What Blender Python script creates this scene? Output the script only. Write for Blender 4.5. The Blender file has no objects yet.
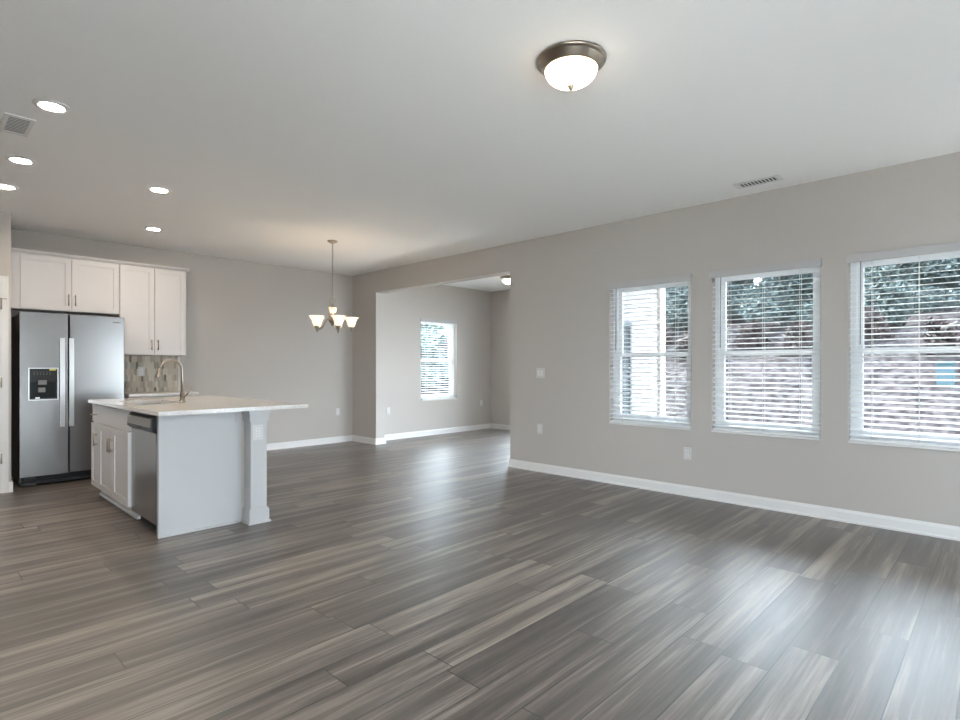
import bpy, bmesh, math, random
from mathutils import Vector, Matrix
C = bpy.context.scene.collection
SC = bpy.context.scene
PI = math.pi
random.seed(7)

# ------------------------------------------------------------------ camera
F, YAW, HOR, EYE = 550.25, 0.80682665, 367.4, 1.2214
cam = bpy.data.cameras.new('camera'); cam_o = bpy.data.objects.new('camera', cam); C.objects.link(cam_o)
cam.sensor_width = 36; cam.lens = 36 * F / 960; cam.shift_y = (HOR - 360) / 960; cam.clip_end = 200; cam.clip_start = .05
cam_o.location = (0, 0, EYE); cam_o.rotation_euler = (PI / 2, 0, -YAW)
SC.camera = cam_o

# ------------------------------------------------------------------ world, sun, exposure
w = bpy.data.worlds.new('sky'); SC.world = w; w.use_nodes = True
bg = w.node_tree.nodes['Background']; bg.inputs[0].default_value = (.77, .88, 1.0, 1); bg.inputs[1].default_value = 11
sun = bpy.data.lights.new('sun', 'SUN'); sun.energy = 16.0; sun.angle = math.radians(1.0); sun.color = (1, .95, .88)
sun_o = bpy.data.objects.new('sun', sun); C.objects.link(sun_o)
sun_o.rotation_euler = Vector((-.62, -.78, -1.12)).to_track_quat('-Z', 'Y').to_euler(); sun_o.location = (20, 25, 30)
def portal(name, loc, rot, sx, sy):
    l = bpy.data.lights.new(name, 'AREA'); l.shape = 'RECTANGLE'; l.size = sx; l.size_y = sy; l.cycles.is_portal = True
    o = bpy.data.objects.new(name, l); C.objects.link(o); o.location = loc; o.rotation_euler = rot
vs = SC.view_settings
vs.view_transform = 'Standard'; vs.look = 'None'; vs.exposure = 1.08; vs.gamma = 1; vs.use_curve_mapping = False

# ------------------------------------------------------------------ main dimensions
XW, YB, H = 5.143, 7.87, 2.743          # window wall, kitchen back wall, ceiling
XL, YR = -1.9, -2.6                     # left and rear walls behind the camera
WT = .165                               # outer wall thickness
OY0, OY1, OZ = 4.413, 7.205, 2.405      # opening to the sunroom
SX0, SX1, SY0, SY1 = XW + WT, 8.15, 4.07, 7.505   # sunroom
PX, PY = .716, 7.07                     # pantry corner
WIN = [2.597, 1.531, .468]; WW = .87; WZ0, WZ1 = .64, 2.10

# ------------------------------------------------------------------ materials
MATS = {}
def mat(name, col=(.8, .8, .8), rough=.5, metal=0, emit=None, es=0, spec=.5):
    if name in MATS: return MATS[name]
    m = bpy.data.materials.new(name); m.use_nodes = True
    b = m.node_tree.nodes['Principled BSDF']
    b.inputs['Base Color'].default_value = (*col, 1); b.inputs['Roughness'].default_value = rough
    b.inputs['Metallic'].default_value = metal; b.inputs['Specular IOR Level'].default_value = spec
    if emit: b.inputs['Emission Color'].default_value = (*emit, 1); b.inputs['Emission Strength'].default_value = es
    MATS[name] = m
    return m
def nodes(m): return m.node_tree.nodes, m.node_tree.links, m.node_tree.nodes['Principled BSDF']
def noise_bump(m, scale, strength, dist=.002, stretch=None):
    n, l, b = nodes(m)
    tc = n.new('ShaderNodeTexCoord'); nz = n.new('ShaderNodeTexNoise'); nz.inputs['Scale'].default_value = scale
    src = tc.outputs['Object']
    if stretch:
        mp = n.new('ShaderNodeMapping'); mp.inputs['Scale'].default_value = stretch; l.new(src, mp.inputs[0]); src = mp.outputs[0]
    l.new(src, nz.inputs['Vector'])
    bp = n.new('ShaderNodeBump'); bp.inputs['Strength'].default_value = strength; bp.inputs['Distance'].default_value = dist
    l.new(nz.outputs[0], bp.inputs['Height']); l.new(bp.outputs[0], b.inputs['Normal'])
    return nz
def noise_color(m, scale, c1, c2, stretch=(1, 1, 1), detail=4, lo=.35, hi=.65):
    n, l, b = nodes(m)
    tc = n.new('ShaderNodeTexCoord'); mp = n.new('ShaderNodeMapping'); mp.inputs['Scale'].default_value = stretch
    nz = n.new('ShaderNodeTexNoise'); nz.inputs['Scale'].default_value = scale; nz.inputs['Detail'].default_value = detail
    rp = n.new('ShaderNodeValToRGB')
    rp.color_ramp.elements[0].position = lo; rp.color_ramp.elements[1].position = hi
    rp.color_ramp.elements[0].color = (*c1, 1); rp.color_ramp.elements[1].color = (*c2, 1)
    l.new(tc.outputs['Object'], mp.inputs[0]); l.new(mp.outputs[0], nz.inputs['Vector']); l.new(nz.outputs[0], rp.inputs[0])
    l.new(rp.outputs[0], b.inputs['Base Color'])

M_wall = mat('wall_paint', (.495, .452, .414), .85, spec=.2); noise_bump(M_wall, 260, .12, .001)
M_ceil = mat('ceiling_paint', (.89, .865, .84), .95, spec=.1); noise_bump(M_ceil, 180, .15, .001)
M_trim = mat('trim_white', (.72, .695, .675), .4)
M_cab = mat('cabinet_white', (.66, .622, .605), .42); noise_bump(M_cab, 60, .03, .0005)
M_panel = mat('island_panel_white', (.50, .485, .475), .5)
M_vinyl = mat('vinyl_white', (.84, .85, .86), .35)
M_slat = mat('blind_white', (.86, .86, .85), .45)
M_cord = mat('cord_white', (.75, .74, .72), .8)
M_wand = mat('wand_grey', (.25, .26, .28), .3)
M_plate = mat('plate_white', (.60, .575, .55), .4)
M_val = mat('valance_shaded', (.47, .453, .447), .5)  # white valance; its shade is put into this greyer base colour
M_dark = mat('dark_slot', (.02, .02, .022), .6)
M_steel = mat('stainless', (.275, .262, .252), .24, 1); noise_bump(M_steel, 40, .05, .001, (1, 1, 14))
M_steelc = mat('steel_bright', (.60, .585, .57), .28, 1)
M_nickel = mat('brushed_nickel', (.36, .305, .25), .32, 1)
M_fridgeside = mat('fridge_side', (.13, .11, .10), .5)
M_black = mat('black_plastic', (.010, .009, .009), .35, spec=.2)
M_dgrey = mat('dark_grey_plastic', (.022, .020, .019), .4, spec=.25)
M_grey = mat('grey_plastic', (.20, .19, .18), .45)
M_fascia = mat('fascia_grey', (.27, .255, .24), .5, spec=.3)
M_yellow = mat('yellow_sticker', (.75, .62, .12), .5)
M_quartz = mat('quartz', (.72, .68, .64), .16); noise_color(M_quartz, 55, (.64, .60, .56), (.72, .685, .65), detail=6)
M_grout = mat('grout', (.60, .54, .48), .8)
M_tiles = [mat('tile_' + k, c, .5, spec=.3) for k, c in (('beige', (.50, .425, .335)), ('taupe', (.34, .285, .225)), ('grey', (.40, .36, .305)), ('brown', (.20, .155, .12)), ('sage', (.38, .37, .30)), ('cream', (.58, .515, .425)))]
M_sink = mat('sink_steel', (.55, .53, .50), .3, 1)
M_lamp_warm = mat('lamp_glass', (.95, .9, .82), .4, emit=(1, .83, .62), es=5.5)
M_disc = mat('led_disc', (.95, .93, .9), .5, emit=(1, .86, .70), es=125)
M_shade = mat('shade_glass', (.92, .88, .8), .35, emit=(1, .80, .56), es=.38)
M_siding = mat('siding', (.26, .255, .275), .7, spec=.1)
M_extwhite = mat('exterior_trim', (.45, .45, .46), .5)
M_roof = mat('shingle', (.16, .16, .17), .9)
M_blue = mat('pale_blue', (.035, .06, .07), .6, spec=.1)
M_bark = mat('bark', (.16, .12, .10), .9); noise_color(M_bark, 6, (.03, .026, .024), (.06, .05, .045), (1, 1, .2))
M_leafA = mat('leaf_green', (.07, .13, .10), .7, spec=.05); noise_color(M_leafA, 1.4, (.02, .028, .028), (.07, .088, .086))
M_leafB = mat('leaf_pale', (.16, .22, .17), .7, spec=.05); noise_color(M_leafB, 1.7, (.026, .036, .035), (.07, .084, .08))
M_leafR = mat('leaf_red', (.25, .12, .11), .7, spec=.05); noise_color(M_leafR, 3, (.018, .014, .014), (.045, .034, .033))
M_leafL = mat('leaf_light', (.12, .16, .14), .7, spec=.05); noise_color(M_leafL, 1.5, (.07, .10, .09), (.22, .27, .25))
M_bank = mat('leaf_litter', (.2, .17, .15), .95, spec=0); noise_color(M_bank, 9, (.012, .0105, .011), (.046, .041, .042), detail=10, lo=.38, hi=.62)
M_grass = mat('lawn', (.14, .17, .08), .95, spec=0); noise_color(M_grass, 5, (.025, .03, .015), (.06, .06, .04), detail=8)
M_bounce = mat('bounce_concrete', (.78, .76, .73), .9); noise_color(M_bounce, 3, (.74, .72, .69), (.80, .78, .75))
M_shutter = mat('slate_shutter', (.045, .06, .068), .6)

def glass_mat():
    m = bpy.data.materials.new('window_glass'); m.use_nodes = True
    n, l = m.node_tree.nodes, m.node_tree.links; n.clear()
    o = n.new('ShaderNodeOutputMaterial'); mx = n.new('ShaderNodeMixShader'); t = n.new('ShaderNodeBsdfTransparent')
    g = n.new('ShaderNodeBsdfGlossy'); g.inputs['Roughness'].default_value = .02; t.inputs[0].default_value = (.95, .97, .97, 1)
    fr = n.new('ShaderNodeFresnel'); fr.inputs[0].default_value = 1.3
    l.new(fr.outputs[0], mx.inputs[0]); l.new(t.outputs[0], mx.inputs[1]); l.new(g.outputs[0], mx.inputs[2]); l.new(mx.outputs[0], o.inputs[0])
    return m
M_glass = glass_mat()

def floor_mat():
    m = mat('plank_floor', (.2, .18, .17), .4); n, l, b = nodes(m)
    def math_(op, a, b_=None, c=None):
        x = n.new('ShaderNodeMath'); x.operation = op
        for i, v in enumerate((a, b_, c)):
            if v is None: continue
            if isinstance(v, (int, float)): x.inputs[i].default_value = v
            else: l.new(v, x.inputs[i])
        return x.outputs[0]
    def comb(x, y, z):
        c = n.new('ShaderNodeCombineXYZ')
        for i, v in enumerate((x, y, z)):
            if isinstance(v, (int, float)): c.inputs[i].default_value = v
            else: l.new(v, c.inputs[i])
        return c.outputs[0]
    tc = n.new('ShaderNodeTexCoord'); sp = n.new('ShaderNodeSeparateXYZ'); l.new(tc.outputs['Object'], sp.inputs[0])
    PW, PL, PH = .188, 1.22, FLOOR_PHASE
    v = math_('DIVIDE', math_('ADD', sp.outputs[1], PH), PW); row = math_('FLOOR', v); vf = math_('FRACT', v)
    wn = n.new('ShaderNodeTexWhiteNoise'); wn.noise_dimensions = '1D'; l.new(row, wn.inputs['W'])
    u = math_('ADD', math_('DIVIDE', sp.outputs[0], PL), math_('MULTIPLY', wn.outputs[0], 7.3)); col = math_('FLOOR', u); uf = math_('FRACT', u)
    wp = n.new('ShaderNodeTexWhiteNoise'); wp.noise_dimensions = '2D'; l.new(comb(row, col, 0), wp.inputs['Vector'])
    rnd = wp.outputs['Value']
    # seam mask
    ev = math_('MULTIPLY', math_('MINIMUM', vf, math_('SUBTRACT', 1, vf)), PW)
    eu = math_('MULTIPLY', math_('MINIMUM', uf, math_('SUBTRACT', 1, uf)), PL)
    seam = math_('SMOOTH_MIN', ev, eu, .001)
    sm = n.new('ShaderNodeMapRange'); sm.inputs[1].default_value = .0010; sm.inputs[2].default_value = .0036; l.new(seam, sm.inputs[0])
    # grain: long streaks, shifted per plank
    gx = math_('ADD', math_('MULTIPLY', sp.outputs[0], .55), math_('MULTIPLY', rnd, 91)); gy = math_('ADD', sp.outputs[1], math_('MULTIPLY', rnd, 37))
    g1 = n.new('ShaderNodeTexNoise'); g1.inputs['Scale'].default_value = 1; g1.inputs['Detail'].default_value = 3; g1.inputs['Distortion'].default_value = .25
    l.new(comb(math_('MULTIPLY', gx, 1.3), math_('MULTIPLY', gy, 13), 0), g1.inputs['Vector'])
    g2 = n.new('ShaderNodeTexNoise'); g2.inputs['Scale'].default_value = 1; g2.inputs['Detail'].default_value = 7; g2.inputs['Roughness'].default_value = .65
    l.new(comb(math_('MULTIPLY', gx, 5), math_('MULTIPLY', gy, 90), 3.3), g2.inputs['Vector'])
    tone = math_('ADD', math_('ADD', math_('MULTIPLY', g1.outputs[0], 1.2), math_('MULTIPLY', g2.outputs[0], .85)), math_('MULTIPLY', rnd, .22))
    tone = math_('SUBTRACT', tone, .66)
    rp = n.new('ShaderNodeValToRGB'); cr = rp.color_ramp
    cr.elements[0].position = .22; cr.elements[0].color = (.045, .033, .026, 1)
    cr.elements[1].position = .80; cr.elements[1].color = (.33, .272, .224, 1)
    e = cr.elements.new(.48); e.color = (.112, .088, .072, 1)
    l.new(tone, rp.inputs[0])
    mx = n.new('ShaderNodeMix'); mx.data_type = 'RGBA'; l.new(sm.outputs[0], mx.inputs[0]); mx.inputs[6].default_value = (.015, .012, .011, 1); l.new(rp.outputs[0], mx.inputs[7])
    l.new(mx.outputs[2], b.inputs['Base Color'])
    rr = n.new('ShaderNodeMapRange'); rr.inputs[3].default_value = .36; rr.inputs[4].default_value = .52; l.new(g2.outputs[0], rr.inputs[0]); l.new(rr.outputs[0], b.inputs['Roughness'])
    bp = n.new('ShaderNodeBump'); bp.inputs['Strength'].default_value = .35; bp.inputs['Distance'].default_value = .0015
    l.new(math_('ADD', sm.outputs[0], math_('MULTIPLY', g2.outputs[0], .25)), bp.inputs['Height']); l.new(bp.outputs[0], b.inputs['Normal'])
    b.inputs['Specular IOR Level'].default_value = .9; b.inputs['Coat Weight'].default_value = .6; b.inputs['Coat Roughness'].default_value = .42
    return m
FLOOR_PHASE = .06
M_floor = floor_mat()

# ------------------------------------------------------------------ helpers
def B(): return bmesh.new()
def box(bm, x0, x1, y0, y1, z0, z1, bev=0):
    r = bmesh.ops.create_cube(bm, size=1)
    vs_ = r['verts']
    for v in vs_:
        v.co = Vector((x0 + (v.co.x + .5) * (x1 - x0), y0 + (v.co.y + .5) * (y1 - y0), z0 + (v.co.z + .5) * (z1 - z0)))
    if bev:
        es = list({e for v in vs_ for e in v.link_edges})
        bmesh.ops.bevel(bm, geom=es, offset=bev, segments=2, affect='EDGES', profile=.5)
    return vs_
def tube(bm, pts, r, n=10, caps=True):
    pts = [Vector(p) for p in pts]; rings = []
    rs = r if isinstance(r, (list, tuple)) else [r] * len(pts)
    t0 = (pts[1] - pts[0]).normalized(); a = Vector((0, 0, 1)) if abs(t0.z) < .9 else Vector((1, 0, 0))
    nx = t0.cross(a).normalized()
    for i, p in enumerate(pts):
        t = (pts[min(i + 1, len(pts) - 1)] - pts[max(i - 1, 0)]).normalized()
        nx = (nx - t * nx.dot(t)).normalized(); ny = t.cross(nx)
        rings.append([bm.verts.new(p + (nx * math.cos(2 * PI * k / n) + ny * math.sin(2 * PI * k / n)) * rs[i]) for k in range(n)])
    for i in range(len(rings) - 1):
        for k in range(n): f = bm.faces.new((rings[i][k], rings[i][(k + 1) % n], rings[i + 1][(k + 1) % n], rings[i + 1][k])); f.smooth = True
    if caps:
        bm.faces.new(rings[0][::-1]); bm.faces.new(rings[-1])
def lathe(bm, prof, cx=0, cy=0, n=32, close=False):
    rings = []
    for r, z in prof:
        if r < 1e-5: rings.append([bm.verts.new((cx, cy, z))])
        else: rings.append([bm.verts.new((cx + r * math.cos(2 * PI * k / n), cy + r * math.sin(2 * PI * k / n), z)) for k in range(n)])
    for a, b in zip(rings, rings[1:]):
        for k in range(n):
            k2 = (k + 1) % n
            q = [a[k % len(a)], a[k2 % len(a)], b[k2 % len(b)], b[k % len(b)]]
            q = list(dict.fromkeys(q))
            if len(q) > 2:
                f = bm.faces.new(q); f.smooth = True
def prism(bm, poly, axis, a, b):
    """extrude 2-d outline along axis x or y from a to b"""
    def P(p, t): return (t, p[0], p[1]) if axis == 'x' else (p[0], t, p[1])
    A = [bm.verts.new(P(p, a)) for p in poly]; Bv = [bm.verts.new(P(p, b)) for p in poly]
    k = len(poly)
    for i in range(k): bm.faces.new((A[i], A[(i + 1) % k], Bv[(i + 1) % k], Bv[i]))
    bm.faces.new(A[::-1]); bm.faces.new(Bv)
def origin(o):
    v = Vector((0, 0, 0))
    while o: v += o.location; o = o.parent
    return v
def obj(name, bm, m, parent=None, local=False, loc=None):
    """link a bmesh as ONE mesh object; world coordinates unless local"""
    bmesh.ops.recalc_face_normals(bm, faces=bm.faces)
    me = bpy.data.meshes.new(name)
    if parent and not local: bm.transform(Matrix.Translation(-origin(parent)))
    elif loc is not None and not local: bm.transform(Matrix.Translation(-Vector(loc)))
    bm.to_mesh(me); bm.free()
    for x in (m if isinstance(m, list) else [m]): me.materials.append(x)
    o = bpy.data.objects.new(name, me); C.objects.link(o)
    if parent: o.parent = parent
    if loc is not None: o.location = loc
    return o
def tag(o, label, cat, group=None, kind=None):
    o['label'] = label; o['category'] = cat
    if group: o['group'] = group
    if kind: o['kind'] = kind
    return o
def thing(name, label, cat, loc=(0, 0, 0), rz=0, group=None, kind=None):
    o = bpy.data.objects.new(name, None); C.objects.link(o); o.empty_display_size = .1
    o.location = loc; o.rotation_euler = (0, 0, rz)
    return tag(o, label, cat, group, kind)
def dup(root, loc, label=None, group=None, rz=None):
    r = root.copy(); C.objects.link(r); r.location = loc
    if rz is not None: r.rotation_euler = (0, 0, rz)
    if label: r['label'] = label
    if group: r['group'] = group
    for ch in list(root.children):
        c = ch.copy(); C.objects.link(c); c.parent = r
        for g in ch.children:
            d = g.copy(); C.objects.link(d); d.parent = c
    return r
def struct(name, bm, m, label, cat, loc=None):
    return tag(obj(name, bm, m, loc=loc), label, cat, kind='structure')
def cut(a0, a1, z0, z1, holes):
    """rectangles that fill a0..a1 x z0..z1 around rectangular holes (no two holes above each other)"""
    out = []; c = a0
    for (h0, h1, hz0, hz1) in sorted(holes):
        if h0 > c: out.append((c, h0, z0, z1))
        if hz0 > z0: out.append((h0, h1, z0, hz0))
        if hz1 < z1: out.append((h0, h1, hz1, z1))
        c = h1
    if c < a1: out.append((c, a1, z0, z1))
    return out

# ------------------------------------------------------------------ the room shell
b = B(); box(b, XL - WT, SX1 + WT, YR - WT, YB + WT, -.12, 0)
struct('floor', b, M_floor, 'grey-brown wood plank floor running through the whole room', 'floor')
b = B(); box(b, XL - WT, SX1 + WT, YR - WT, YB + WT, H, H + .15)
struct('ceiling', b, M_ceil, 'smooth white ceiling', 'ceiling')

holes_right = [(c - WW / 2, c + WW / 2, WZ0, WZ1) for c in WIN] + [(OY0, OY1, 0, OZ)]
b = B()
for a0, a1, z0, z1 in cut(YR, YB, 0, H, holes_right): box(b, XW, XW + WT, a0, a1, z0, z1)
struct('wall_right', b, M_wall, 'long greige wall with three windows and the wide opening', 'wall')
b = B()
for a0, a1, z0, z1 in cut(XL - WT, XW + WT, 0, H, []): box(b, a0, a1, YB, YB + WT, z0, z1)
struct('wall_back', b, M_wall, 'greige back wall behind kitchen cabinets and chandelier', 'wall')
LH = [(-2.2, -.2, .4, 2.3)]
b = B()
for a0, a1, z0, z1 in cut(YR - WT, YB, 0, H, LH): box(b, XL - WT, XL, a0, a1, z0, z1)
struct('wall_left', b, M_wall, 'greige left wall outside the photo', 'wall')
RH = [(-1.4, .8, .05, 2.2), (3.95, 4.95, .05, 2.2)]
b = B()
for a0, a1, z0, z1 in cut(XL, XW + WT, 0, H, RH): box(b, a0, a1, YR - WT, YR, z0, z1)
struct('wall_rear', b, M_wall, 'greige rear wall behind the camera', 'wall')
for k, (a0, a1, z0, z1) in enumerate(RH):
    portal('daylight_portal', ((a0 + a1) / 2, YR - WT - .02, (z0 + z1) / 2), (PI / 2, 0, 0), a1 - a0, z1 - z0)
for k, (a0, a1, z0, z1) in enumerate(LH):
    portal('daylight_portal', (XL - WT - .02, (a0 + a1) / 2, (z0 + z1) / 2), (PI / 2, 0, -PI / 2), a1 - a0, z1 - z0)
for c in WIN: portal('daylight_portal', (XW + WT + .03, c, (WZ0 + WZ1) / 2), (PI / 2, 0, PI / 2), WW, WZ1 - WZ0)
NH = (5.42, 6.78, .05, 2.35)
SH = [(4.2, 6.9, .05, 2.55)]  # unseen sunroom openings, put in to brighten that room
# frames of the unseen windows added for fill daylight
def fill_window(name, a0, a1, z0, z1, axis, p):
    b = B(); t = .05
    n = max(2, round((a1 - a0) / 1.1)); xs = [a0 + (a1 - a0) * i / n for i in range(n + 1)]
    rects = [(a0, a1, z0, z0 + t), (a0, a1, z1 - t, z1)] + [(max(a0, x - t / 2), min(a1, x + t / 2), z0 + t, z1 - t) for x in xs]
    for r in rects:
        if axis == 'x': box(b, r[0], r[1], p, p + .06, r[2], r[3])
        else: box(b, p, p + .06, r[0], r[1], r[2], r[3])
    o = struct(name, b, M_vinyl, 'unseen white window added to let in fill daylight', 'window')
    g = B()
    if axis == 'x': box(g, a0, a1, p + .025, p + .03, z0, z1)
    else: box(g, p + .025, p + .03, a0, a1, z0, z1)
    obj('pane', g, M_glass, o)
fill_window('window_5', *RH[0], 'x', YR - .11); fill_window('window_8', *RH[1], 'x', YR - .11); fill_window('window_6', *LH[0], 'y', XL - .11); fill_window('window_9', *NH, 'x', SY0 - .08); fill_window('window_7', *SH[0], 'y', SX1 + .05)

# pantry stub wall with its door
DX1, DX0, DZ = .640, -.12, 2.05
b = B()
for a0, a1, z0, z1 in cut(XL, PX, 0, H, [(DX0, DX1, 0, DZ)]): box(b, a0, a1, PY, PY + .12, z0, z1)
box(b, PX - .12, PX, PY + .12, YB, 0, H)
struct('wall_pantry', b, M_wall, 'greige wall end beside the refrigerator at the left edge', 'wall')
b = B(); box(b, DX0 - .055, DX0, PY - .017, PY, 0, DZ + .055); box(b, DX1, DX1 + .055, PY - .017, PY, 0, DZ + .055); box(b, DX0, DX1, PY - .017, PY, DZ, DZ + .055)
box(b, DX1 + .045, DX1 + .056, PY - .022, PY, 0, DZ + .06); box(b, DX0 - .056, DX1 + .056, PY - .022, PY, DZ + .05, DZ + .062)
box(b, DX1 - .012, DX1, PY, PY + .1, 0, DZ)
d = struct('door_1', b, M_trim, 'white cased door at the left edge beside the refrigerator', 'door')
b = B(); box(b, DX0 + .003, DX1 - .014, PY + .004, PY + .039, .008, DZ - .003); obj('door_leaf', b, M_trim, d)
for z in (1.79, 1.03, .29):
    b = B(); box(b, DX1 - .004, DX1 + .010, PY - .024, PY - .001, z, z + .09); tube(b, [(DX1 + .003, PY - .022, z - .006), (DX1 + .003, PY - .022, z + .096)], .006, 8)
    if z > 1.7: tube(b, [(DX1 - .035, PY - .03, z + .1), (DX1 + .045, PY - .03, z + .1)], .005, 8)
    obj('hinge', b, M_nickel, d)

# sunroom shell
b = B()
BWX0, BWX1 = 6.317, 7.20
for a0, a1, z0, z1 in cut(SX0, SX1 + WT, 0, H, [(BWX0, BWX1, .635, 2.095)]): box(b, a0, a1, SY1, SY1 + WT, z0, z1)
struct('wall_far', b, M_wall, 'pale far wall with a window beyond the wide opening', 'wall')
b = B()
for a0, a1, z0, z1 in cut(SY0 - WT, SY1, 0, H, SH): box(b, SX1, SX1 + WT, a0, a1, z0, z1)
portal('daylight_portal', ((NH[0] + NH[1]) / 2, SY0 - .16, 1.2), (PI / 2, 0, 0), 1.36, 2.3)
portal('daylight_portal', (SX1 + WT + .03, 5.55, 1.3), (PI / 2, 0, PI / 2), 2.7, 2.5)
struct('wall_far_right', b, M_wall, 'pale narrow wall at right beyond the opening', 'wall')
b = B()
for a0, a1, z0, z1 in cut(SX0, SX1, 0, H, [NH]): box(b, a0, a1, SY0 - .10, SY0, z0, z1)
struct('wall_near', b, M_wall, 'near wall of the room beyond the opening', 'wall')
portal('daylight_portal', ((BWX0 + BWX1) / 2, SY1 + WT + .03, 1.36), (PI / 2, 0, PI), .88, 1.46)
# exterior siding of that wall, seen through the first window
b = B()
def siding(b, x0, x1, y, z0, z1, st=.115):
    z = z0
    while z < z1:
        prism(b, [(y, z), (y, min(z + st, z1)), (y - .006, min(z + st, z1)), (y - .02, z)], 'x', x0, x1); z += st
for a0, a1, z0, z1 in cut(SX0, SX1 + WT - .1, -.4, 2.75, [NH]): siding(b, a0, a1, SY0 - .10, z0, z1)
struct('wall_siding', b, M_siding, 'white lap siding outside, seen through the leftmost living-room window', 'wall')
o = thing('exterior_shutter', 'dark slate shutter on the outside siding, seen through the leftmost window', 'shutter', (7.105, SY0 - .12, .3))
b = B()
for r in ((6.95, 7.0, .3, 1.87), (7.21, 7.26, .3, 1.87), (7.0, 7.21, .3, .37), (7.0, 7.21, 1.80, 1.87), (7.0, 7.21, 1.06, 1.12)): box(b, r[0], r[1], SY0 - .155, SY0 - .121, r[2], r[3])
obj('shutter_frame', b, M_shutter, o)
b = B(); z = .375
while z < 1.79:
    if not 1.03 < z < 1.12: prism(b, [(SY0 - .152, z), (SY0 - .148, z), (SY0 - .123, z + .03), (SY0 - .127, z + .03)], 'x', 7.0, 7.21)
    z += .032
obj('louvers', b, M_shutter, o)
b = B(); box(b, SX1 + WT - .1, SX1 + WT + .02, SY0 - .145, SY0, -.4, 2.75); box(b, SX1 + WT, SX1 + WT + .02, SY0 - .145, SY0 + .1, -.4, 2.75)
struct('trim_1', b, M_extwhite, 'white corner board at the end of the lap siding', 'corner board')
b = B(); EX = SX1 + WT + .36
box(b, SX0, EX, SY0 - .5, SY1 + .6, 2.76, 2.80); box(b, SX0, EX + .03, SY0 - .53, SY0 - .5, 2.74, 2.96); box(b, EX, EX + .03, SY0 - .5, SY1 + .6, 2.74, 2.96)
prism(b, [(SX0, 2.95), (EX + .06, 2.95), (SX0, 4.3)], 'y', SY0 - .53, SY1 + .6)
struct('roof_eave', b, [M_extwhite], 'white eave over the lap siding', 'eave')

# ------------------------------------------------------------------ baseboards
BH = .097
def base_prof(p, s):   # p wall plane, s direction into the room
    return [(p, 0), (p + s * .022, 0), (p + s * .022, .012), (p + s * .016, .022), (p + s * .014, .075), (p + s * .008, .09), (p + s * .006, BH), (p, BH)]
b = B(); prism(b, base_prof(XW, -1), 'y', YR, OY0); box(b, XW - .014, XW + WT + .005, OY0, OY0 + .014, 0, BH)
struct('baseboard_right', b, M_trim, 'white baseboard along the window wall', 'baseboard')
b = B(); prism(b, base_prof(XW, -1), 'y', OY1 - .014, YB); prism(b, base_prof(OY1, -1), 'x', XW - .014, XW + WT + .02)
struct('baseboard_corner', b, M_trim, 'short white baseboard wrapping the wall stub between back corner and opening', 'baseboard')
b = B(); prism(b, base_prof(YB, -1), 'x', 2.52, XW)
struct('baseboard_back', b, M_trim, 'white baseboard along the back wall under the chandelier', 'baseboard')
b = B(); prism(b, base_prof(SY1, -1), 'x', SX0, SX1)
struct('baseboard_far', b, M_trim, 'white baseboard under the far window beyond the opening', 'baseboard')
b = B(); prism(b, base_prof(SX1, -1), 'y', SY0, SY1)
struct('baseboard_far_right', b, M_trim, 'white baseboard on the narrow right wall beyond the opening', 'baseboard')
b = B(); prism(b, base_prof(PY, -1), 'x', DX1 + .058, PX + .014); box(b, PX, PX + .014, PY - .014, PY + .1, 0, BH)
struct('baseboard_left', b, M_trim, 'short white baseboard on the wall end left of the refrigerator', 'baseboard')

# ------------------------------------------------------------------ windows and blinds (local: x right, y into the wall, z up, origin at sill on the wall plane)
def make_window(name, loc, rz, label, W=WW, Hh=WZ1 - WZ0):
    o = thing(name, label, 'window', loc, rz, kind='structure')
    h = W / 2; b = B(); t = .04
    for r in ((-h, -h + t, 0, Hh), (h - t, h, 0, Hh), (-h + t, h - t, 0, t), (-h + t, h - t, Hh - t, Hh)): box(b, r[0], r[1], .078, .155, r[2], r[3])
    obj('window_frame', b, M_vinyl, o, True)
    b = B()                                                    # drywall return is the wall itself; a thin stool lies on it
    box(b, -h, h, -.012, .078, -.012, .006, .002)
    obj('window_sill', b, M_trim, o, True)
    mid = Hh * .485
    for nm, y0, z0, z1 in (('upper_sash', .120, mid - .02, Hh - t), ('lower_sash', .085, t, mid + .025)):
        b = B(); s = .04; x0, x1 = -h + t, h - t
        for r in ((x0, x0 + s, z0, z1), (x1 - s, x1, z0, z1), (x0 + s, x1 - s, z0, z0 + s), (x0 + s, x1 - s, z1 - s, z1)): box(b, r[0], r[1], y0, y0 + .03, r[2], r[3])
        so = obj(nm, b, M_vinyl, o, True)
        g = B(); box(g, x0 + s, x1 - s, y0 + .012, y0 + .016, z0 + s, z1 - s); obj('pane', g, M_glass, so, True)
    return o
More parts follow.
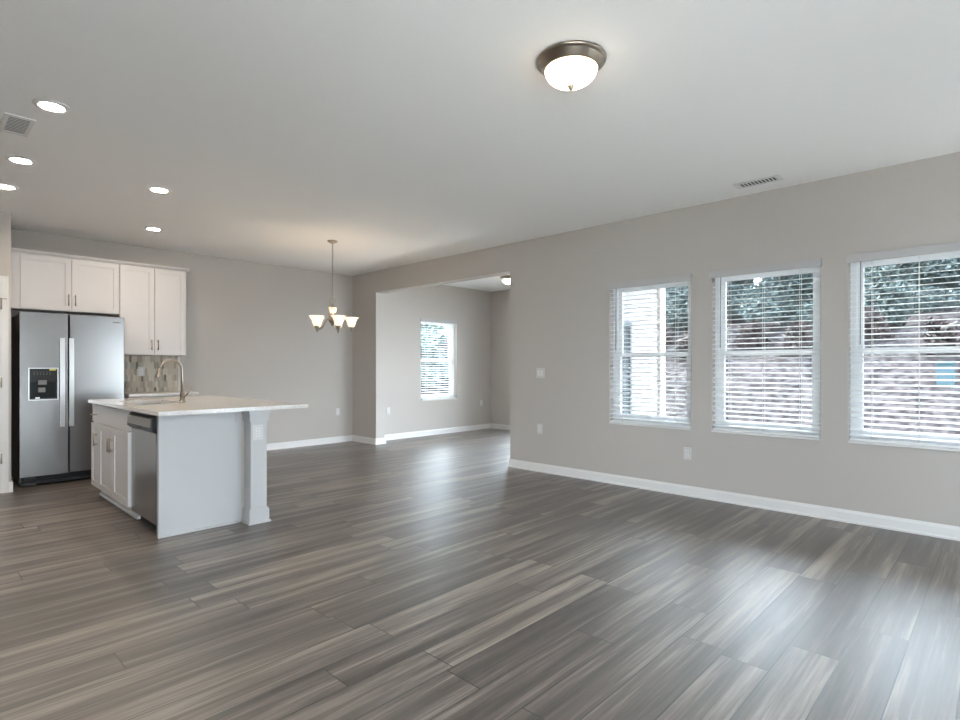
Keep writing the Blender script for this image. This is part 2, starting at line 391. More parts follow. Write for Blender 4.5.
def make_blind(loc, rz, label, W=WW, Hh=WZ1 - WZ0, gap=.006, val=True, wand=-1):
    o = thing('window_blind', label, 'blind', loc, rz, group='white window blinds')
    h = W / 2 - gap
    b = B()
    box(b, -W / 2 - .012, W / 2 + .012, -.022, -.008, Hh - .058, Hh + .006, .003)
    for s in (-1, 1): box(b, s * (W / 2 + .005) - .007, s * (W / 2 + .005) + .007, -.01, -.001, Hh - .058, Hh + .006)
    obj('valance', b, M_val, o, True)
    b = B(); box(b, -h, h, .004, .05, Hh - .045, Hh - .002); obj('headrail', b, M_slat, o, True)
    b = B(); z = .05; sl = .165
    while z < Hh - .055:
        vs_ = [(.003, z - .025 * sl), (.028, z + .0025), (.053, z + .025 * sl), (.053, z + .025 * sl + .0035), (.028, z + .006), (.003, z - .025 * sl + .0035)]
        prism(b, vs_, 'x', -h, h); z += .0437
    obj('slats', b, M_slat, o, True)
    b = B(); box(b, -h, h, .003, .053, .008, .026, .003); obj('bottom_rail', b, M_slat, o, True)
    for x in (-.285, 0, .285):
        b = B()
        for y in (.0005, .0555): tube(b, [(x, y, .02), (x, y, Hh - .04)], .0016, 5)
        obj('ladder_cord', b, M_cord, o, True)
    b = B(); tube(b, [(-h + .075, -.006, Hh - .05), (-h + .072, -.008, Hh - .70)], .0042, 6); tube(b, [(-h + .075, -.006, Hh - .05), (-h + .075, .02, Hh - .03)], .003, 6)
    obj('tilt_wand', b, M_wand, o, True)
    return o
pos = ('leftmost', 'middle', 'rightmost')
for k, c in enumerate(WIN):
    make_window('window_%d' % (k + 1), (XW, c, WZ0), -PI / 2, ('leftmost of the three windows in the right wall', 'middle window of the three in the right wall', 'rightmost of the three windows, cut by the photo edge')[k])
    make_blind((XW, c, WZ0), -PI / 2, ('white horizontal blind on the leftmost of the three right-wall windows, siding behind it', 'white horizontal blind on the middle of the three right-wall windows', 'white horizontal blind on the rightmost window, cut by the photo edge')[k])
make_window('window_4', ((BWX0 + BWX1) / 2, SY1, .635), 0, 'window in the far room seen through the wide opening', BWX1 - BWX0, 1.46)
make_blind(((BWX0 + BWX1) / 2, SY1, .635), 0, 'white horizontal blind on the window in the far room through the opening', BWX1 - BWX0, 1.46, gap=.035)

# ------------------------------------------------------------------ cabinets
def shaker(bm, a0, a1, z0, z1, axis, front, thick=.02, rail=.055, d=.008):
    """door face; axis 'y': faces -y at y=front, spans x. axis 'x': faces -x at x=front, spans y"""
    rects = [(a0, a0 + rail, z0, z1, 0), (a1 - rail, a1, z0, z1, 0), (a0 + rail, a1 - rail, z0, z0 + rail, 0), (a0 + rail, a1 - rail, z1 - rail, z1, 0), (a0 + rail, a1 - rail, z0 + rail, z1 - rail, d)]
    for p0, p1, q0, q1, dd in rects:
        if axis == 'y': box(bm, p0, p1, front + dd, front + thick, q0, q1)
        else: box(bm, front + dd, front + thick, p0, p1, q0, q1)
def bar_pull(bm, p0, p1, out, r=.0055, off=.03):
    p0, p1, out = Vector(p0), Vector(p1), Vector(out); d = (p1 - p0).normalized()
    tube(bm, [p0 + out * off, p1 + out * off], r, 8)
    for p in (p0 + d * .018, p1 - d * .018): tube(bm, [p, p + out * off], r * .85, 8)
CY = 7.53
def upper(label, x0, x1, z0, z1, doors, handles, group='white upper cabinets'):
    o = thing('upper_cabinet', label, 'cabinet', ((x0 + x1) / 2, YB, z0), 0, group)
    b = B(); box(b, x0, x1, CY + .021, YB - .001, z0, z1); obj('cabinet_body', b, M_cab, o)
    for (a0, a1), hx in zip(doors, handles):
        b = B(); shaker(b, a0, a1, z0 + .006, z1 - .012, 'y', CY); dr = obj('door', b, M_cab, o)
        b = B(); bar_pull(b, (hx, CY, z0 + .06), (hx, CY, z0 + .185), (0, -1, 0)); obj('handle', b, M_nickel, dr)
    return o
upper('white upper cabinet with two short doors above the refrigerator', .832, 1.738, 1.845, 2.44, [(.838, 1.277), (1.284, 1.733)], [1.25, 1.312])
upper('white upper cabinet with two tall doors over the tile backsplash', 1.740, 2.472, 1.372, 2.44, [(1.745, 2.102), (2.110, 2.452)], [2.072, 2.140])
b = B(); box(b, PX + .001, .831, CY + .012, CY + .032, 1.845, 2.44)
tag(obj('filler_strip', b, M_cab, loc=(.77, CY + .02, 1.845)), 'white filler strip between pantry wall and the cabinet above the refrigerator', 'filler strip')
b = B()
prism(b, [(CY + .02, 2.4405), (CY + .004, 2.4405), (CY - .022, 2.462), (CY - .022, 2.474), (CY + .02, 2.474)], 'x', PX + .001, 2.50)
prism(b, [(2.472, 2.4405), (2.476, 2.4405), (2.50, 2.462), (2.50, 2.474), (2.472, 2.474)], 'y', CY + .02, YB - .001)
tag(obj('crown_molding', b, M_cab, loc=(1.6, CY, 2.4405)), 'white crown molding along the top of the upper cabinets', 'molding')

# back counter run
o = thing('base_cabinet', 'white base cabinet behind the island, under the tile backsplash', 'cabinet', (2.13, YB, 0))
b = B(); box(b, 1.765, 2.49, 7.29, YB - .001, .1, .883); box(b, 1.765, 2.49, 7.34, YB - .001, 0, .1); obj('cabinet_body', b, M_cab, o)
for a0, a1, hx in ((1.77, 2.122, 2.09), (2.132, 2.485, 2.165)):
    b = B(); shaker(b, a0, a1, .11, .70, 'y', 7.268); dr = obj('door', b, M_cab, o)
    b = B(); bar_pull(b, (hx, 7.268, .55), (hx, 7.268, .675), (0, -1, 0)); obj('handle', b, M_nickel, dr)
    b = B(); box(b, a0, a1, 7.268, 7.288, .712, .872, .002); dr = obj('drawer', b, M_cab, o)
    b = B(); bar_pull(b, ((a0 + a1) / 2 - .06, 7.268, .79), ((a0 + a1) / 2 + .06, 7.268, .79), (0, -1, 0)); obj('handle', b, M_nickel, dr)
b = B(); box(b, 1.76, 2.515, 7.235, YB - .001, .884, .914, .003)
tag(obj('back_countertop', b, M_quartz, loc=(2.13, 7.55, .884)), 'pale quartz countertop against the back wall beside the refrigerator', 'countertop')
# backsplash of picket tiles
o = thing('tile_backsplash', 'mosaic backsplash of upright picket tiles under the tall upper cabinet', 'backsplash', (2.1, YB, .915))
b = B(); box(b, 1.74, 2.478, YB - .008, YB - .0005, .9145, 1.371); obj('grout', b, M_grout, o)
b = B(); tw, th = .029, .086; row = 0; z = .915 - .03
while z < 1.40:
    x = 1.74 + (tw / 2 if row % 2 else 0)
    while x < 2.478 + tw:
        hw, hh, tip = tw / 2 - .0013, th / 2 + .008, .017
        raw = [(x - hw, z + th / 2 - hh + tip), (x, z + th / 2 - hh), (x + hw, z + th / 2 - hh + tip), (x + hw, z + th / 2 + hh - tip), (x, z + th / 2 + hh), (x - hw, z + th / 2 + hh - tip)]
        pl = [(min(max(p, 1.741), 2.477), min(max(q, .9155), 1.370)) for p, q in raw]
        pl2 = []
        for p in pl:
            if not pl2 or (Vector(p) - Vector(pl2[-1])).length > .0008: pl2.append(p)
        if (Vector(pl2[0]) - Vector(pl2[-1])).length < .0008: pl2.pop()
        area = abs(sum(pl2[i][0] * pl2[(i + 1) % len(pl2)][1] - pl2[(i + 1) % len(pl2)][0] * pl2[i][1] for i in range(len(pl2)))) / 2
        if len(pl2) > 2 and area > 5e-5:
            n0 = len(b.faces); prism(b, pl2, 'y', YB - .013, YB - .008); b.faces.ensure_lookup_table()
            mi = random.choices(range(6), (34, 11, 14, 6, 6, 29))[0]
            for f in b.faces[n0:]: f.material_index = mi
        x += tw
    z += th - .006; row += 1
obj('tiles', b, M_tiles, o)
b = B(); box(b, 2.478, 2.49, YB - .014, YB - .0005, .9145, 1.371); obj('edge_strip', b, M_cab, o)

# ------------------------------------------------------------------ refrigerator
FY = 7.19
o = thing('refrigerator', 'stainless side-by-side refrigerator with ice dispenser beside the pantry wall', 'refrigerator', (1.25, FY + .3, 0))
b = B(); box(b, .80, 1.70, FY + .085, YB - .02, .03, 1.765); obj('body', b, M_fridgeside, o)
DXa, DXb, DZa, DZb = .872, 1.100, .892, 1.208
b = B()
for a0, a1, z0, z1 in cut(.795, 1.190, .105, 1.785, [(DXa, DXb, DZa, DZb)]): box(b, a0, a1, FY, FY + .08, z0, z1)
dl = obj('freezer_door', b, M_steel, o)
b = B(); box(b, .795, .806, FY - .001, FY + .08, .105, 1.785); box(b, 1.180, 1.190, FY - .001, FY + .08, .105, 1.785); obj('door_edge', b, M_steel, dl)
b = B(); box(b, 1.204, 1.708, FY, FY + .08, .105, 1.785, .006); dr = obj('refrigerator_door', b, M_steel, o)
b = B(); box(b, 1.60, 1.665, FY - .002, FY + .002, 1.715, 1.728); obj('badge', b, M_grey, dr)
for x0, x1, par in ((1.118, 1.158, dl), (1.196, 1.236, dr)):
    b = B(); n = 14; outer = []; inner = []
    for i in range(n + 1):
        t = i / n; z = .60 + t * .93; y = FY - .055 + .012 * (2 * t - 1) ** 2
        outer.append((y, z)); inner.append((y + .016, z))
    prism(b, outer + inner[::-1], 'x', x0, x1)
    for z in (.63, 1.47): box(b, x0 + .004, x1 - .004, FY - .045, FY + .001, z, z + .035)
    h = obj('handle', b, M_steelc, par)
# dispenser
b = B(); t = .009
for r in ((DXa - t, DXa, DZa - t, DZb + t), (DXb, DXb + t, DZa - t, DZb + t), (DXa, DXb, DZa - t, DZa), (DXa, DXb, DZb, DZb + t)): box(b, r[0], r[1], FY - .004, FY + .01, r[2], r[3])
ds = obj('dispenser', b, M_steelc, o)
b = B(); box(b, DXa, DXb, FY - .001, FY + .02, 1.072, DZb); obj('control_panel', b, M_dgrey, ds)
b = B(); box(b, DXa, DXb, FY + .07, FY + .078, DZa, 1.072); box(b, DXa, DXa + .004, FY + .01, FY + .07, DZa, 1.072); box(b, DXb - .004, DXb, FY + .01, FY + .07, DZa, 1.072); box(b, DXa, DXb, FY + .01, FY + .07, DZa, DZa + .006); obj('cavity', b, M_black, ds)
b = B(); box(b, .942, 1.012, FY - .004, FY + .01, 1.043, 1.090, .002); box(b, .944, 1.002, FY + .004, FY + .03, .965, 1.012, .004); obj('dispenser_paddle', b, M_grey, ds)
b = B()
for k in range(6): box(b, .905 + k * .026, .913 + k * .026, FY - .003, FY, 1.150, 1.156); box(b, .902 + k * .026, .917 + k * .026, FY - .002, FY, 1.172, 1.1745)
obj('indicator_marks', b, M_grey, ds)
b = B(); box(b, 1.035, 1.090, FY - .003, FY, 1.190, 1.205); obj('sticker', b, M_yellow, ds)
b = B(); box(b, DXa + .05, DXa + .085, FY + .012, FY + .03, DZa + .006, DZa + .022); obj('drip_tray_latch', b, M_steelc, ds)
b = B(); box(b, .81, 1.70, FY + .05, FY + .09, .02, .10)
g = obj('kick_grille', b, M_black, o)
b = B(); box(b, .80, .93, FY + .01, FY + .055, .012, .05, .004); box(b, .84, .93, FY + .02, FY + .05, .062, .085); box(b, .93, 1.70, FY + .035, FY + .055, .022, .042); obj('grille_strip', b, M_dgrey, g)
for x in (.83, 1.66):
    for y in (FY + .12, YB - .1):
        b = B(); tube(b, [(x, y, 0), (x, y, .035)], .02, 10); obj('foot', b, M_black, o)

# ------------------------------------------------------------------ island
IX = 1.222        # door faces
IB0, IB1 = 1.2425, 1.835
IY0, IY1 = 4.38, 6.30
YD, YS = 5.045, 6.0   # dishwasher / sink cabinet / narrow cabinet joints
def island_cab(label, y0, y1, doors, drawer_pull):
    o = thing('island_cabinet', label, 'cabinet', ((IB0 + IB1) / 2, (y0 + y1) / 2, 0), 0, 'white island cabinets')
    b = B(); box(b, IB0, IB1, y0, y1, .1, .66); box(b, IB0, IB0 + .02, y0, y1, .66, .883); box(b, IB1 - .02, IB1, y0, y1, .66, .883)
    for yy in (y0, y1 - .018): box(b, IB0 + .02, IB1 - .02, yy, yy + .018, .66, .883)
    box(b, IB0 + .06, IB1, y0, y1, 0, .1); obj('cabinet_body', b, M_cab, o)
    b = B(); prism(b, [(IB0 + .06, 0), (IB0 + .042, 0), (IB0 + .045, .012), (IB0 + .053, .02), (IB0 + .06, .02)], 'y', y0, y1); obj('shoe_molding', b, M_trim, o)
    for a0, a1, hy in doors:
        b = B(); shaker(b, a0, a1, .11, .700, 'x', IX); dr = obj('door', b, M_cab, o)
        b = B(); bar_pull(b, (IX, hy, .497), (IX, hy, .622), (-1, 0, 0)); obj('handle', b, M_nickel, dr)
    b = B(); box(b, IX + .010, IX + .02, y0 + .004, y1 - .004, .712, .872, .002); dr = obj('drawer_front', b, M_cab, o)
    if drawer_pull:
        m = (y0 + y1) / 2; b = B(); bar_pull(b, (IX + .01, m - .055, .782), (IX + .01, m + .055, .782), (-1, 0, 0)); obj('handle', b, M_nickel, dr)
    return o
ym = (YD + YS) / 2
island_cab('white two-door sink cabinet in the island next to the dishwasher', YD, YS, [(YD + .004, ym - .003, ym - .035), (ym + .003, YS - .004, ym + .035)], False)
island_cab('narrow white one-door cabinet with drawer at far end of the island', YS, IY1, [(YS + .004, IY1 - .004, YS + .05)], True)

o = thing('dishwasher', 'stainless dishwasher with dark control strip in the island side', 'dishwasher', (1.5, 4.72, 0))
b = B(); box(b, 1.264, IB1 - .01, 4.425, YD - .006, .1, .87); box(b, 1.31, IB1 - .01, 4.425, YD - .006, .0, .1); obj('body', b, M_black, o)
b = B(); box(b, 1.244, 1.264, 4.420, YD - .006, .085, .745, .005); obj('door', b, M_steel, o)
b = B(); prism(b, [(1.264, .748), (1.236, .748), (1.214, .766), (1.219, .852), (1.236, .866), (1.264, .866)], 'y', 4.418, YD - .006); cp = obj('control_strip', b, M_black, o)
b = B(); prism(b, [(1.2155, .786), (1.2125, .786), (1.2165, .848), (1.2195, .848)], 'y', 4.445, YD - .02); obj('fascia', b, M_fascia, cp)
b = B(); box(b, 1.213, 1.226, 4.66, 4.78, .766, .782); obj('latch', b, M_dark, cp)

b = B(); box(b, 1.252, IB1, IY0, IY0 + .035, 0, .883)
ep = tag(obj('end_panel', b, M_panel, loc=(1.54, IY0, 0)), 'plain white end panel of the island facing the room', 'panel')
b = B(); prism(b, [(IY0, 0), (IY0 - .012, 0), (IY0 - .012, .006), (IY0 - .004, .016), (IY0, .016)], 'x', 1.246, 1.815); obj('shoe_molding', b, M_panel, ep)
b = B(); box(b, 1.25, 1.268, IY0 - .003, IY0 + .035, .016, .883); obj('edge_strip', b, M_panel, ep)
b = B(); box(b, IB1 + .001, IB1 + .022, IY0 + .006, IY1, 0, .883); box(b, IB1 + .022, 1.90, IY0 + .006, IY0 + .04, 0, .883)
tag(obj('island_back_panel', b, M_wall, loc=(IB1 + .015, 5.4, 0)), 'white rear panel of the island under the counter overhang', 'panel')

PX0, PX1, PYa, PYb = 1.858, 1.987, 4.252, 4.367
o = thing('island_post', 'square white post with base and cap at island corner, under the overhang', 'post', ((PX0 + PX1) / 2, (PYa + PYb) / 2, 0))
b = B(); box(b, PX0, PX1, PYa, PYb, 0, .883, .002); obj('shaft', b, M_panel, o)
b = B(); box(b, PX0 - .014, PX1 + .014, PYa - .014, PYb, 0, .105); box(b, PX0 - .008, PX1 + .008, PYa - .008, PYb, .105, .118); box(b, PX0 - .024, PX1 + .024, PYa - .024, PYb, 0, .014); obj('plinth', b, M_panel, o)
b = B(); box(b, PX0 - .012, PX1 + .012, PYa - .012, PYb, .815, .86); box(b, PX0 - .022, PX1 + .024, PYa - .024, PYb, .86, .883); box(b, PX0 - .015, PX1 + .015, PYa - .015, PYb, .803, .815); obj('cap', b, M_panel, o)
for p in o.children:
    if p.name.startswith('shaft'): pass

# countertop with sink cut-out
SKX0, SKX1, SKY0, SKY1 = 1.325, 1.70, 5.12, 5.86
CX0, CX1, CY0, CY1 = 1.205, 2.335, 4.225, 6.335
b = B()
def slab_with_hole(b, o_, i_, z0, z1):
    ox = [(o_[0], o_[2]), (o_[1], o_[2]), (o_[1], o_[3]), (o_[0], o_[3])]; ix = [(i_[0], i_[2]), (i_[1], i_[2]), (i_[1], i_[3]), (i_[0], i_[3])]
    V = {}
    for nm, ring in (('o', ox), ('i', ix)):
        for zi, z in enumerate((z0, z1)):
            V[nm, zi] = [b.verts.new((x, y, z)) for x, y in ring]
    for k in range(4):
        j = (k + 1) % 4
        b.faces.new((V['o', 1][k], V['o', 1][j], V['i', 1][j], V['i', 1][k])); b.faces.new((V['o', 0][k], V['i', 0][k], V['i', 0][j], V['o', 0][j]))
        b.faces.new((V['o', 0][k], V['o', 0][j], V['o', 1][j], V['o', 1][k])); b.faces.new((V['i', 0][k], V['i', 1][k], V['i', 1][j], V['i', 0][j]))
    es = [e for e in b.edges if all(v in V['o', 1] or v in V['o', 0] for v in e.verts)]
    bmesh.ops.bevel(b, geom=es, offset=.003, segments=2, affect='EDGES')
slab_with_hole(b, (CX0, CX1, CY0, CY1), (SKX0, SKX1, SKY0, SKY1), .884, .914)
tag(obj('island_countertop', b, M_quartz, loc=(1.77, 5.28, .884)), 'pale quartz island countertop with overhang on the right and a sink cut-out', 'countertop')
o = thing('kitchen_sink', 'undermount steel sink set in the island countertop', 'sink', (1.51, 5.49, .70))
b = B(); t = .012
box(b, SKX0 - t, SKX1 + t, SKY0 - t, SKY1 + t, .69, .70); box(b, SKX0 - t, SKX0, SKY0 - t, SKY1 + t, .70, .8835); box(b, SKX1, SKX1 + t, SKY0 - t, SKY1 + t, .70, .8835)
box(b, SKX0, SKX1, SKY0 - t, SKY0, .70, .8835); box(b, SKX0, SKX1, SKY1, SKY1 + t, .70, .8835); obj('basin', b, M_sink, o)
b = B(); lathe(b, [(0, .7005), (.04, .7005), (.042, .703), (.045, .7)], 1.51, 5.49, 20); obj('drain', b, M_nickel, o)
FX, FYY = 1.745, 5.43
o = thing('kitchen_faucet', 'brushed nickel gooseneck faucet at the island sink', 'faucet', (FX, FYY, .914))
b = B(); lathe(b, [(0, .9145), (.029, .9145), (.029, .922), (.022, .928), (.021, .99), (.018, 1.0), (0, 1.0)], FX, FYY, 20); obj('faucet_base', b, M_nickel, o)
b = B(); pts = [(FX, FYY, .985), (FX, FYY, 1.10), (FX, FYY, 1.19)]
R = .092
for i in range(1, 15):
    a = PI * i / 14 * .93; pts.append((FX - R + R * math.cos(a), FYY, 1.19 + R * 1.05 * math.sin(a)))
tube(b, pts, .0125, 12); lp = Vector(pts[-1]); dr = (lp - Vector(pts[-2])).normalized(); obj('gooseneck', b, M_nickel, o)
b = B(); dr = Vector((-.30, 0, -1)).normalized(); tube(b, [lp, lp + dr * .015, lp + dr * .02, lp + dr * .075, lp + dr * .085], [.0125, .0135, .017, .0185, .015], 12); obj('spray_head', b, M_nickel, o)
b = B(); tube(b, [(FX, FYY, .962), (FX + .024, FYY - .022, .963)], .013, 10); tube(b, [(FX + .022, FYY - .020, .963), (FX + .045, FYY - .04, 1.00), (FX + .056, FYY - .05, 1.055)], [.009, .006, .005], 8); obj('lever', b, M_nickel, o)

# ------------------------------------------------------------------ outlets and switches (local: face at y=0, x right)
def plate(name, label, loc, rz, kind='outlet', wdt=.074, hgt=.117):
    o = thing(name, label, 'outlet' if kind != 'switch' else 'light switch', loc, rz, group='white wall plates')
    b = B(); box(b, -wdt / 2, wdt / 2, -.006, 0, -hgt / 2, hgt / 2, .002); obj('cover_plate', b, M_plate, o, True)
    if kind == 'switch':
        n = round(wdt / .06)
        for k in range(n):
            x = (k - (n - 1) / 2) * .046; b = B(); prism(b, [(-.006, -.033), (-.0095, -.033), (-.0065, .033), (-.006, .033)], 'x', x - .0165, x + .0165); obj('rocker', b, M_trim, o, True)
    else:
        for z in (.02, -.02):
            b = B(); box(b, -.0165, .0165, -.009, -.006, z - .015, z + .015, .001); s = obj('receptacle', b, M_trim, o, True)
            b = B()
            for x in (-.006, .006): box(b, x - .0012, x + .0012, -.0096, -.0085, z - .001, z + .008)
            box(b, -.002, .002, -.0096, -.0085, z - .010, z - .006); obj('slots', b, M_dark, s, True)
    return o
plate('light_switch', 'white two-gang light switch on the wall between opening and leftmost window', (XW, 3.945, 1.156), -PI / 2, 'switch', .118)
plate('wall_outlet', 'white outlet low on the wall below the light switch', (XW, 3.955, .50), -PI / 2)
plate('wall_outlet', 'white outlet low on the wall under the leftmost right-wall window', (XW, 2.195, .403), -PI / 2)
plate('wall_outlet', 'white outlet low on the back wall below the chandelier', (4.866, YB, .50), 0)
plate('wall_outlet', 'white outlet at the left edge of the far room wall beside the opening jamb', (5.607, SY1, .49), 0)
plate('wall_outlet', 'white outlet on the far room wall right of its window', (7.87, SY1, .52), 0)
plate('wall_outlet', 'white outlet on the front of the island post', (1.914, PYa, .712), 0, wdt=.085, hgt=.122)
plate('wall_outlet', 'white outlet on the mosaic tile backsplash', (2.046, YB - .013, 1.17), 0)

# ------------------------------------------------------------------ ceiling fixtures
def recessed(loc, label, proto=[None]):
    if proto[0]: return dup(proto[0], loc, label)
    o = thing('recessed_light', label, 'ceiling light', loc, 0, 'recessed kitchen lights')
    b = B(); lathe(b, [(.058, -.003), (.060, -.010), (.070, -.012), (.088, -.006), (.092, 0), (.058, 0)], n=40); obj('trim_ring', b, M_trim, o, True)
    b = B(); lathe(b, [(0, -.007), (.0585, -.007), (.0585, -.002), (0, -.002)], n=40); obj('diffuser', b, M_disc, o, True)
    proto[0] = o
    return o
for (x, y), lb in (((.588, 4.01), 'round recessed ceiling light next to the ceiling vent, nearest and largest of five'), ((.583, 5.22), 'round recessed ceiling light at left, second nearest of the left row'), ((.577, 6.07), 'round recessed ceiling light cut by the left edge of the photo'), ((1.50, 5.235), 'round recessed ceiling light above the island, the nearer of its two'), ((1.88, 6.755), 'round recessed ceiling light in front of the tall upper cabinet, farthest of five')):
    recessed((x, y, H), lb)
def register(loc, rz, label):
    o = thing('ceiling_vent', label, 'vent', loc, rz, 'white ceiling vents')
    L, W_ = .175, .072; b = B()
    for r in ((-L, L, -W_, -W_ + .022), (-L, L, W_ - .022, W_), (-L, -L + .03, -W_ + .022, W_ - .022), (L - .03, L, -W_ + .022, W_ - .022)): box(b, r[0], r[1], r[2], r[3], -.006, 0)
    obj('vent_frame', b, M_trim, o, True)
    b = B(); box(b, -L + .03, L - .03, -W_ + .022, W_ - .022, -.001, 0); obj('vent_back', b, M_dark, o, True)
    b = B(); n = 11
    for k in range(n):
        x = -L + .04 + (2 * L - .08) * k / (n - 1)
        prism(b, [(x - .006, -.0012), (x + .003, -.0045), (x + .0045, -.004), (x - .0035, -.0012)], 'y', -W_ + .022, W_ - .022)
    obj('louvers', b, M_plate, o, True)
register((.482, 4.49, H), PI / 2, 'white ceiling vent at the left edge beside the nearest recessed light')
register((4.835, 1.475, H), PI / 2, 'white ceiling vent near the wall above the middle and rightmost windows')

def flush(loc, label, proto=[None]):
    if proto[0]: return dup(proto[0], loc, label)
    o = thing('flush_ceiling_light', label, 'ceiling light', loc, 0, 'flush dome ceiling lights')
    b = B(); lathe(b, [(0, 0), (.168, 0), (.172, -.006), (.168, -.014), (.160, -.016), (.156, -.024), (.151, -.028), (.140, -.046), (.133, -.052), (.127, -.052), (.127, -.03), (0, -.03)], n=56); obj('pan', b, M_nickel, o, True)
    b = B(); lathe(b, [(.128, -.049)] + [(.128 * math.cos(a), -.049 - .079 * math.sin(a)) for a in [PI / 2 * i / 12 for i in range(1, 12)]] + [(0, -.128)], n=56); obj('glass_dome', b, M_lamp_warm, o, True)
    b = B(); lathe(b, [(0, -.126), (.017, -.127), (.018, -.131), (.011, -.134), (.013, -.139), (.008, -.147), (0, -.150)], n=20); obj('finial', b, M_nickel, o, True)
    proto[0] = o
    return o
flush((2.28, 1.56, H), 'nickel dome ceiling light over the living area in front of the windows')
flush((7.02, 6.03, H), 'dome ceiling light in the far room, half hidden by the opening edge')

# chandelier
CXh, CYh = 3.555, 5.865
o = thing('chandelier', 'brushed nickel five-light chandelier with upturned bell shades by the back wall', 'chandelier', (CXh, CYh, 1.69))
b = B(); lathe(b, [(0, 2.7425), (.062, 2.7425), (.060, 2.733), (.040, 2.722), (.012, 2.714), (.008, 2.70), (0, 2.70)], CXh, CYh, 28); obj('canopy', b, M_nickel, o)
b = B(); z = 2.705; k = 0
while z > 2.065:
    pts = []; ang = PI / 2 * (k % 2)
    for i in range(13):
        a = 2 * PI * i / 12; rr = .0075 * math.cos(a)
        pts.append((CXh + rr * math.cos(ang), CYh + rr * math.sin(ang), z - .016 + .016 * math.sin(a)))
    tube(b, pts, .0022, 5, False); z -= .0265; k += 1
tube(b, [(CXh + .004, CYh, 2.71), (CXh + .004, CYh, 2.045)], .0022, 5)
obj('chain', b, M_nickel, o)
b = B(); pts = [(CXh + .034 * math.cos(2 * PI * i / 24) * .699, CYh - .034 * math.cos(2 * PI * i / 24) * .715, 2.012 + .034 * math.sin(2 * PI * i / 24)) for i in range(25)]; tube(b, pts, .005, 8, False); obj('ring', b, M_nickel, o)
b = B(); lathe(b, [(0, 1.98), (.008, 1.98), (.008, 1.95), (.056, 1.947), (.058, 1.937), (.046, 1.931), (.044, 1.80), (.050, 1.792), (.045, 1.775), (.02, 1.75), (.012, 1.725), (0, 1.72)], CXh, CYh, 28); obj('column', b, M_nickel, o)
RR = .222
for k in range(5):
    a = -.5445 + 2 * PI * k / 5; ca, sa = math.cos(a), math.sin(a)
    P = lambda r, z: (CXh + r * ca, CYh + r * sa, z)
    b = B(); tube(b, [P(.04, 1.80), P(.07, 1.80), P(.10, 1.772), P(.13, 1.72), P(.165, 1.69), P(.195, 1.682), P(RR, 1.69)], [.007] * 7, 8); arm = obj('arm', b, M_nickel, o)
    sx, sy = CXh + RR * ca, CYh + RR * sa
    b = B(); lathe(b, [(0, 1.648), (.006, 1.650), (.010, 1.662), (.018, 1.685), (.027, 1.70), (.027, 1.714), (0, 1.715)], sx, sy, 16); obj('socket_cup', b, M_nickel, arm)
    prof = [(.030, 1.709), (.041, 1.722), (.050, 1.745), (.057, 1.775), (.069, 1.805), (.090, 1.826)]
    b = B(); lathe(b, [(0, 1.709)] + prof + [(.086, 1.826)] + [(r - .004, z + .002) for r, z in prof[-2::-1]] + [(0, 1.713)], sx, sy, 28); obj('glass_shade', b, M_shade, arm)
    l = bpy.data.lights.new('chandelier_bulb', 'POINT'); l.energy = .8; l.color = (1, .82, .62); l.shadow_soft_size = .022
    lo = bpy.data.objects.new('chandelier_bulb', l); C.objects.link(lo); lo.location = (sx, sy, 1.79)

# ------------------------------------------------------------------ outdoors, seen through the blinds
b = B(); box(b, -30, 45, -30, 40, -.6, -.4)
struct('ground', b, M_grass, 'lawn around the house', 'ground')
b = B(); box(b, XL - WT - 9, SX1 + 1, YR - WT - 9, YR - WT, -.3, -.1); box(b, XL - WT - 9, XL - WT, YR - WT, 6, -.3, -.1); box(b, SX0, 9.6, YR - WT, SY0 - .2, -.38, -.18); box(b, SX1 + WT + .05, 9.6, SY0 - .2, 11, -.38, -.18); box(b, SX0, SX1 + WT + .05, SY1 + WT + .05, 11, -.38, -.18)  # unseen slabs added to bounce daylight up through the windows
struct('ground_bounce', b, M_bounce, 'unseen pale slab added to bounce daylight into the rooms', 'bounce slab')
b = B(); nx_, ny_ = 40, 60; grid = []
def bank_z(x, y):
    t = min(max((x - 10.0) / 7.0, 0), 1); s = t * t * (3 - 2 * t)
    return -.5 + 2.9 * s + max(0, x - 17) * .12 + .12 * math.sin(x * 1.7 + y * .9) * s + .1 * math.sin(y * 2.3) * s
for i in range(nx_ + 1):
    grid.append([b.verts.new((9.5 + 25 * i / nx_, -16 + 40 * j / ny_, bank_z(9.5 + 25 * i / nx_, -16 + 40 * j / ny_))) for j in range(ny_ + 1)])
for i in range(nx_):
    for j in range(ny_): b.faces.new((grid[i][j], grid[i + 1][j], grid[i + 1][j + 1], grid[i][j + 1])).smooth = True
struct('ground_bank', b, M_bank, 'leaf-covered bank rising outside the right-wall windows', 'ground')

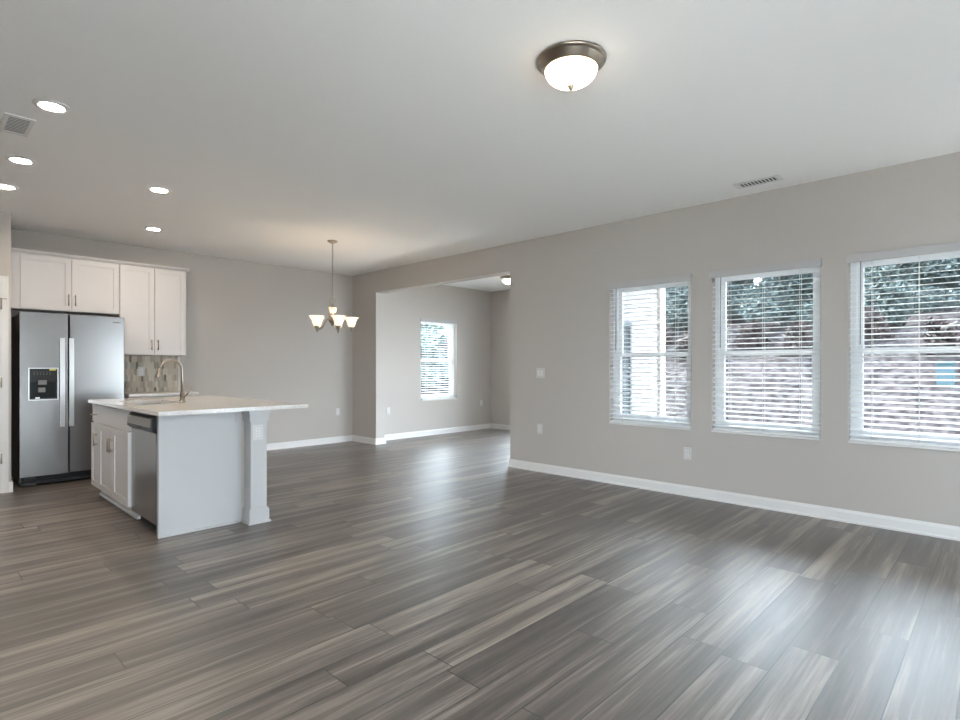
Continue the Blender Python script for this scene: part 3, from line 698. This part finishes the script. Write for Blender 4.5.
def leaf_cloud(bm, c, rad, n, size, rnd):
    for _ in range(n):
        while True:
            p = Vector((rnd.uniform(-1, 1), rnd.uniform(-1, 1), rnd.uniform(-1, 1)))
            if .25 < p.length < 1: break
        p = Vector((c[0] + p.x * rad[0], c[1] + p.y * rad[1], c[2] + p.z * rad[2]))
        u = Vector((rnd.uniform(-1, 1), rnd.uniform(-1, 1), rnd.uniform(-1, 1))).normalized(); v = u.cross(Vector((rnd.uniform(-1, 1), rnd.uniform(-1, 1), rnd.uniform(-1, 1)))).normalized()
        s = size * rnd.uniform(.6, 1.3)
        q = [bm.verts.new(p + u * s), bm.verts.new(p + v * s * .5), bm.verts.new(p - u * s), bm.verts.new(p - v * s * .5)]
        bm.faces.new(q)
def tree_proto(seed, m, h, r, label, cat, name, grp, n=2600, size=.16):
    rnd = random.Random(seed); o = thing(name, label, cat, (0, 0, 0), 0, grp)
    b = B(); pts = [(0, 0, -.3)] + [(rnd.uniform(-.08, .08) * i, rnd.uniform(-.08, .08) * i, h * .9 * i / 5) for i in range(1, 6)]
    tube(b, pts, [.05 * r + .06, .05 * r + .04, .09, .07, .05, .02], 8)
    for k in range(7):
        a = rnd.uniform(0, 2 * PI); z = h * rnd.uniform(.2, .7); L = r * rnd.uniform(.5, .9)
        tube(b, [(0, 0, z), (L * .5 * math.cos(a), L * .5 * math.sin(a), z + L * .25), (L * math.cos(a), L * math.sin(a), z + L * .45)], [.04, .025, .01], 5)
    obj('trunk', b, M_bark, o, True)
    b = B()
    for k in range(9):
        a = rnd.uniform(0, 2 * PI); t = k / 8; rr = r * (1 - .55 * t) * .55
        leaf_cloud(b, (rr * math.cos(a), rr * math.sin(a), h * (.12 + .76 * t)), (r * .75 * (1 - .3 * t), r * .75 * (1 - .3 * t), h * .18), n // 9, size, rnd)
    obj('foliage', b, m, o, True)
    return o
LT = 'leafy tree on the bank beyond the right-wall windows, blurred by the blinds'
tA = tree_proto(1, M_leafA, 2.1, .98, LT, 'tree', 'bank_tree', 'trees on the bank', 8000, .062)
tB = tree_proto(2, M_leafB, 2.0, .98, LT, 'tree', 'bank_tree', 'trees on the bank', 8000, .062)
tr = random.Random(5); first = {0: True, 1: True}; k = 0
for row_x, step in ((16.4, 2.6), (19.1, 2.6), (21.8, 2.6), (24.5, 2.6), (27.2, 2.6)):
    y = -6.0 + {16.4: 0, 19.1: 2.2, 21.8: 1.0, 24.5: 1.5, 27.2: .3}[row_x]
    while y < 14:
        x = row_x + tr.uniform(-.1, .1); yy = y + tr.uniform(-.06, .06); i = k % 2; p = (tA, tB)[i]; k += 1
        loc = (x, yy, bank_z(x, yy)); rz = tr.uniform(0, 6)
        if first[i]: p.location = loc; p.rotation_euler = (0, 0, rz); first[i] = False
        else: dup(p, loc, rz=rz)
        y += step
LS = 'reddish bush on the bank beyond the right-wall windows, blurred by the blinds'
sh = tree_proto(3, M_leafR, .75, .4, LS, 'bush', 'bank_bush', 'bushes on the bank', 700, .06)
for q in range(12):
    x = 14.3 + .8 * (q % 2); y = -4 + q * 1.25; loc = (x, y, bank_z(x, y) - .05)
    if q == 0: sh.location = loc
    else: dup(sh, loc, rz=tr.uniform(0, 6))
LF = 'green tree outside the far room window, blurred by the blind'
tf = tree_proto(4, M_leafL, 3.3, .95, LF, 'tree', 'garden_tree', 'trees behind the far window', 2400, .13)
for q, (x, y) in enumerate(((8.2, 14.5), (10.6, 14.0), (13.0, 15.2), (9.4, 17.2), (11.9, 17.4), (14.6, 17.0))):
    if q == 0: tf.location = (x, y, -.4 if x < 9.6 else bank_z(x, y))
    else: dup(tf, (x, y, -.4 if x < 9.6 else bank_z(x, y)), rz=tr.uniform(0, 6))
ux, uy = 13.5, .83; uz = bank_z(ux, uy)
o = thing('utility_box', 'pale blue box standing on the bank, seen through the rightmost window', 'utility box', (ux, uy, uz))
b = B(); box(b, ux - .12, ux + .12, uy - .13, uy + .13, uz - .1, uz + .34, .015); obj('box_body', b, M_blue, o)
b = B(); box(b, ux - .14, ux + .14, uy - .15, uy + .15, uz + .34, uz + .38, .01); obj('box_lid', b, M_blue, o)
